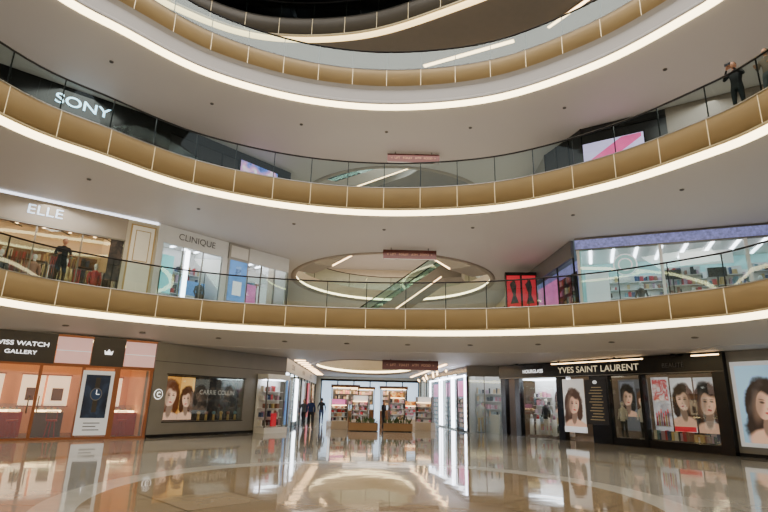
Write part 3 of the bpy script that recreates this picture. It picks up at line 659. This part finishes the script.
interior(mb, 0, L, 3.5, H-.1, M('dark_interior', (90, 84, 80), .5), WARMLT, None, 3); mb.box(0, L, -.05, .1, 2.8, H, M('taupe_panel', (130, 118, 108), .4)); mb.box(0, L, .02, .04, 0, 2.8, SHOPG); mullions(mb, 0, L, 5, 0, 2.8, DARK)
for i in range(3): rack(mb, .6+i*2.8, 2.6+i*2.8, 1.2)
S.emit(mb, 'clothing_shop')

# ================================================================== LEVEL 4
Z = 15.8; H = 19.0-Z
for nm, a, b, mt in (('wall_left', (-19, 15), (-10.3, 22.2), WHITE), ('wall_left', (-10.3, 22.2), (-6.2, 28.5), BLACK), ('wall_right', (8.5, 31.6), (10, 22.5), CHAR), ('wall_right', (10, 22.5), (20, 14.7), CREAM)):
    S = Seg(a, b, Z); mb = MB(); L = S.L; mb.box(0, L, 0, .3, 0, H, mt)
    n = int(L/2.5)
    for i in range(n):
        if i % 2 == 0: mb.box(L*i/n+.2, L*(i+1)/n-.2, -.05, 0, .1, 2.3, M('lit_window', (225, 210, 185), .4, es=.9))
    mullions(mb, 0, L, n, 0, H, DARK, .1, -.08, 0); S.emit(mb, nm)
def linlight(x0, y0, x1, y1, z, w):
    d = Vector((x1-x0, y1-y0)); mb = MB(); mb.box(0, d.length, -w/2, w/2, -.08, 0, WARMLT); mb.box(-.05, d.length+.05, -w/2-.05, w/2+.05, -.05, 0, TRIM)
    mb.obj('linear_ceiling_light', (x0, y0, z), math.atan2(d.y, d.x))
linlight(1.9, 24.2, 6.2, 22.0, 19.08, .22); linlight(2.2, 25.4, 6.6, 23.2, 19.08, .1); linlight(7.6, 21.0, 9.6, 17.9, 19.08, .14)

# ------------------------------------------------------------------ escalators
def escalator(p0, z0, p1, z1, w=1.6):
    d = Vector(p1)-Vector(p0); L = d.length; a = math.atan2(d.y, d.x); h = z1-z0; mb = MB()
    UND = M('escalator_cladding', (150, 142, 132), .4)
    top = [(-.2, 0), (1.2, 0), (L-1.2, h), (L+.2, h)]; bot = [(L+.2, h-.8), (L-1.0, h-.8), (1.5, -.8), (-.2, -.8)]
    mb.prism(top+bot, -w/2, w/2, UND)
    sl = h/(L-2.4); ns = int(h/.2)
    for i in range(ns):
        x = 1.2+i*.2/sl; mb.box(x, x+.2/sl, -w/2+.3, w/2-.3, i*.2, i*.2+.2, DARK)
    for sy in (-w/2+.12, w/2-.12):
        mb.prism([(-.1, .02), (1.2, .02), (L-1.2, h+.02), (L+.1, h+.02), (L+.1, h+.9), (L-1.2, h+.9), (1.2, .9), (-.1, .9)], sy-.01, sy+.01, RAILG)
        mb.tube([(-.15, sy, .5), (-.1, sy, .92), (1.2, sy, .95), (L-1.2, sy, h+.95), (L+.1, sy, h+.92), (L+.15, sy, h+.5)], .04, BLACK)
        s2 = w/2+.01 if sy > 0 else -w/2-.01
        mb.prism([(1.5, -.78), (L-1.1, h-.76), (L-1.1, h-.7), (1.5, -.7)], s2-.01, s2+.01, WARMLT)
    mb.obj('escalator', (p0[0], p0[1], z0), a)
escalator((-5.0, 30.4), 10.12, (4.2, 37.0), 15.82, 2.4)
escalator((5.9, 30.2), 10.12, (-2.2, 38.0), 15.82, 2.4)
escalator((-4.8, 36), 5.02, (5.0, 33.0), 10.12)
escalator((-5.0, 33), 15.82, (4.2, 38), 20.32, 2.4)

def hang(x, y, ztop, w=3.0, drop=.12):
    mb = MB(); mb.box(-w/2, w/2, -.06, .06, -drop-.48, -drop, SIGNR)
    for sx in (-w*.35, w*.35): mb.tube([(sx, 0, -drop), (sx, 0, 0)], .02, DARK)
    mb.box(-w/2, w/2, -.065, -.06, -drop-.5, -drop-.47, TRIM)
    o = mb.obj('direction_sign', (x, y, ztop)); text(o, '<  LIFT   TOILET   ATM   FOOD  >', w*.85, 0, -.075, -drop-.24, M('letter_sign', (180, 130, 98), .5, es=.12), bold=0)
hang(1.3, 25.4, 9.14, 2.7); hang(1.4, 24.6, 14.1, 2.7); hang(1.5, 27.5, 3.72, 2.9, .05)

# ------------------------------------------------------------------ people
def person(loc, yaw, pose, top, low, hair=HAIR, h=1.75, phone=False):
    k = h/1.75
    J = {'pel': (0, 0, .96), 'sp': (0, .01, 1.12), 'ch': (0, 0, 1.32), 'nk': (0, .01, 1.47), 'hb': (0, -.01, 1.56)}
    R = {'pel': (.15, .11), 'sp': (.135, .1), 'ch': (.16, .115), 'nk': (.06, .06), 'hb': (.052, .055)}
    E = [('pel', 'sp'), ('sp', 'ch'), ('ch', 'nk'), ('nk', 'hb')]
    for s, n in ((-1, 'l'), (1, 'r')):
        if pose == 'walk': kn = (.1*s, -.14*s-.02, .5); an = (.1*s, -.2*s+.06, .1); el = (.25*s, .1*s, 1.14); wr = (.24*s, .05*s-.1, .92)
        elif pose == 'phone': kn = (.11*s, -.02, .5); an = (.11*s, .01, .09); el = (.26*s, -.12, 1.2); wr = (.08*s, -.33, 1.4)
        else: kn = (.12*s, -.03, .5); an = (.13*s, .01, .09); el = (.25*s, -.02, 1.17); wr = (.2*s, -.26, 1.14)
        to = (an[0]*1.15, an[1]-.16, .045)
        for nm, p, r in (('sh', (.17*s, .01, 1.41), .065), ('el', el, .045), ('wr', wr, .028), ('hip', (.09*s, 0, .88), .1), ('kn', kn, .062), ('an', an, .042), ('to', to, .035)):
            J[n+nm] = p; R[n+nm] = (r, r)
        E += [('ch', n+'sh'), (n+'sh', n+'el'), (n+'el', n+'wr'), ('pel', n+'hip'), (n+'hip', n+'kn'), (n+'kn', n+'an'), (n+'an', n+'to')]
    keys = list(J); me = bpy.data.meshes.new('b'); me.from_pydata([J[q] for q in keys], [(keys.index(a), keys.index(b)) for a, b in E], [])
    ob = bpy.data.objects.new('b', me); scene.collection.objects.link(ob)
    bm = bmesh.new(); bm.from_mesh(me); sl = bm.verts.layers.skin.verify()
    for i, v in enumerate(bm.verts): v[sl].radius = R[keys[i]]; v[sl].use_root = (i == 0)
    bm.to_mesh(me); bm.free()
    ob.modifiers.new('s', 'SKIN'); sb = ob.modifiers.new('u', 'SUBSURF'); sb.levels = 2
    bpy.context.view_layer.update()
    me2 = bpy.data.meshes.new_from_object(ob.evaluated_get(bpy.context.evaluated_depsgraph_get())); bpy.data.objects.remove(ob)
    SH = M('shoe', (30, 28, 28), .5)
    def fn(c):
        if c.z < .1: return SH
        if c.z < .97 and abs(c.x) < .2: return low
        if c.z > 1.49: return SKIN
        return top
    mb = MB(); mb.add_mesh(me2, fn)
    hz = 1.645
    mb.ellipsoid((0, -.02, hz), (.075, .095, .118), SKIN, 18, 12)
    mb.ellipsoid((0, .008, hz+.025), (.083, .095, .108), hair, 18, 12)
    mb.tube([(0, -.11, hz+.015), (0, -.135, hz-.02), (0, -.108, hz-.03)], [.008, .015, .01], SKIN)
    for s in (-1, 1):
        mb.ellipsoid((.03*s, -.105, hz+.01), (.013, .008, .007), WHITE, 8, 6); mb.ellipsoid((.03*s, -.112, hz+.01), (.005, .004, .006), HAIR, 6, 5)
        mb.ellipsoid((.079*s, -.01, hz), (.012, .02, .032), SKIN, 8, 6)
    mb.ellipsoid((0, -.106, hz-.06), (.024, .008, .007), LIP, 8, 6)
    for n, s in (('l', -1), ('r', 1)):
        w = Vector(J[n+'wr']); d = (w-Vector(J[n+'el'])).normalized(); side = Vector((-s, 0, 0)); side = (side-d*side.dot(d)).normalized(); nrm = d.cross(side)
        if pose == 'walk': side = Vector((0, -1, 0)); nrm = Vector((-s, 0, 0))
        mb.tube([w, w+d*.03, w+d*.09], [.028, .038, .034], SKIN, 10)
        for i, (o_, ln) in enumerate(((-.027, .06), (-.009, .075), (.009, .08), (.027, .07))):
            b = w+d*.085+side*o_; mb.tube([b, b+d*ln*.5, b+d*ln*.8+nrm*.02, b+d*ln*.85+nrm*.04], [.0095, .009, .0085, .007], SKIN, 7)
        b = w+d*.03+side*.03; mb.tube([b, b+side*.025+d*.02, b+side*.03+d*.05+nrm*.01], [.012, .011, .008], SKIN, 7)
    if phone: mb.box(-.08, .08, -.445, -.435, 1.46, 1.54, BLACK)
    o = mb.obj('person', loc, yaw); o.scale = (k, k, k)
    return o
BK = M('cloth_black', (24, 24, 28), .8); NV = M('cloth_navy', (35, 50, 90), .8); TN = M('cloth_taupe', (110, 95, 80), .8); GRN = M('cloth_grey', (80, 82, 86), .8)
person((10.62, 13.8, 10.1), math.radians(-55), 'phone', BK, BK, h=1.82, phone=True)
person((11.05, 13.05, 10.1), math.radians(-60), 'lean', TN, GRN, h=1.75)
person((-10.95, 17.15, 5.0), math.radians(45), 'lean', BK, BK, h=1.72)
person((-3.9, 30.5, 0), math.radians(10), 'walk', NV, BK, h=1.68)
person((-4.45, 31.6, 0), math.radians(-20), 'walk', GRN, BK, h=1.6)
person((3.0, 34.2, 0), math.radians(30), 'walk', TN, BK, h=1.68)
person((-4.0, 37, 0), math.radians(180), 'walk', BK, NV, h=1.7)
person((.2, 32.0, 0), math.radians(70), 'lean', BK, BK, h=1.65)

# ------------------------------------------------------------------ lighting
w = bpy.data.worlds.new('World'); scene.world = w; w.use_nodes = True
bg = w.node_tree.nodes['Background']; bg.inputs[0].default_value = (.88, .93, 1.0, 1); bg.inputs[1].default_value = 0.5
def area(name, loc, sx, sy, e, col, rot=(0, 0, 0)):
    l = bpy.data.lights.new(name, 'AREA'); l.shape = 'RECTANGLE'; l.size = sx; l.size_y = sy; l.energy = e; l.color = col
    o = bpy.data.objects.new(name, l); o.location = loc; o.rotation_euler = rot; scene.collection.objects.link(o)
area('atrium_fill', (0, 9, 24), 14, 14, 3600, (1, .96, .91))  # added fill from above to brighten floor and soffits, not a real skylight
for z in (8.9, 13.9):  # fill areas added under the soffits to brighten galleries, no such fittings
    area('gallery_fill', (0, 24, z), 10, 2, 300, (1, .94, .86))
    area('gallery_fill', (-12.2, 18.5, z), 3, 3, 180, (1, .94, .86)); area('gallery_fill', (12, 17.5, z), 3, 3, 180, (1, .94, .88))
area('void_fill', (0, 36, 18.9), 10, 10, 1300, (1, .93, .84))  # fill areas added inside the void so its interior is not dark
area('void_fill', (0, 46, 13.9), 10, 4, 500, (1, .9, .78)); area('void_fill', (0, 46, 8.9), 10, 4, 500, (1, .9, .78))
area('corridor_lamp', (0, 26, 3.6), 8, 2, 120, (1, .88, .74)); area('corridor_lamp', (0, 47, 3.6), 6, 3, 140, (1, .86, .7))

# ------------------------------------------------------------------ camera
cam = bpy.data.cameras.new('camera'); cam.lens = 24.375; cam.sensor_width = 36; cam.clip_end = 300
co = bpy.data.objects.new('camera', cam); scene.collection.objects.link(co)
co.matrix_world = Matrix.Translation((0, 0, 1.6)) @ Matrix.Rotation(math.radians(90+15.6), 4, 'X') @ Matrix.Rotation(math.radians(1.4), 4, 'Z')
scene.camera = co
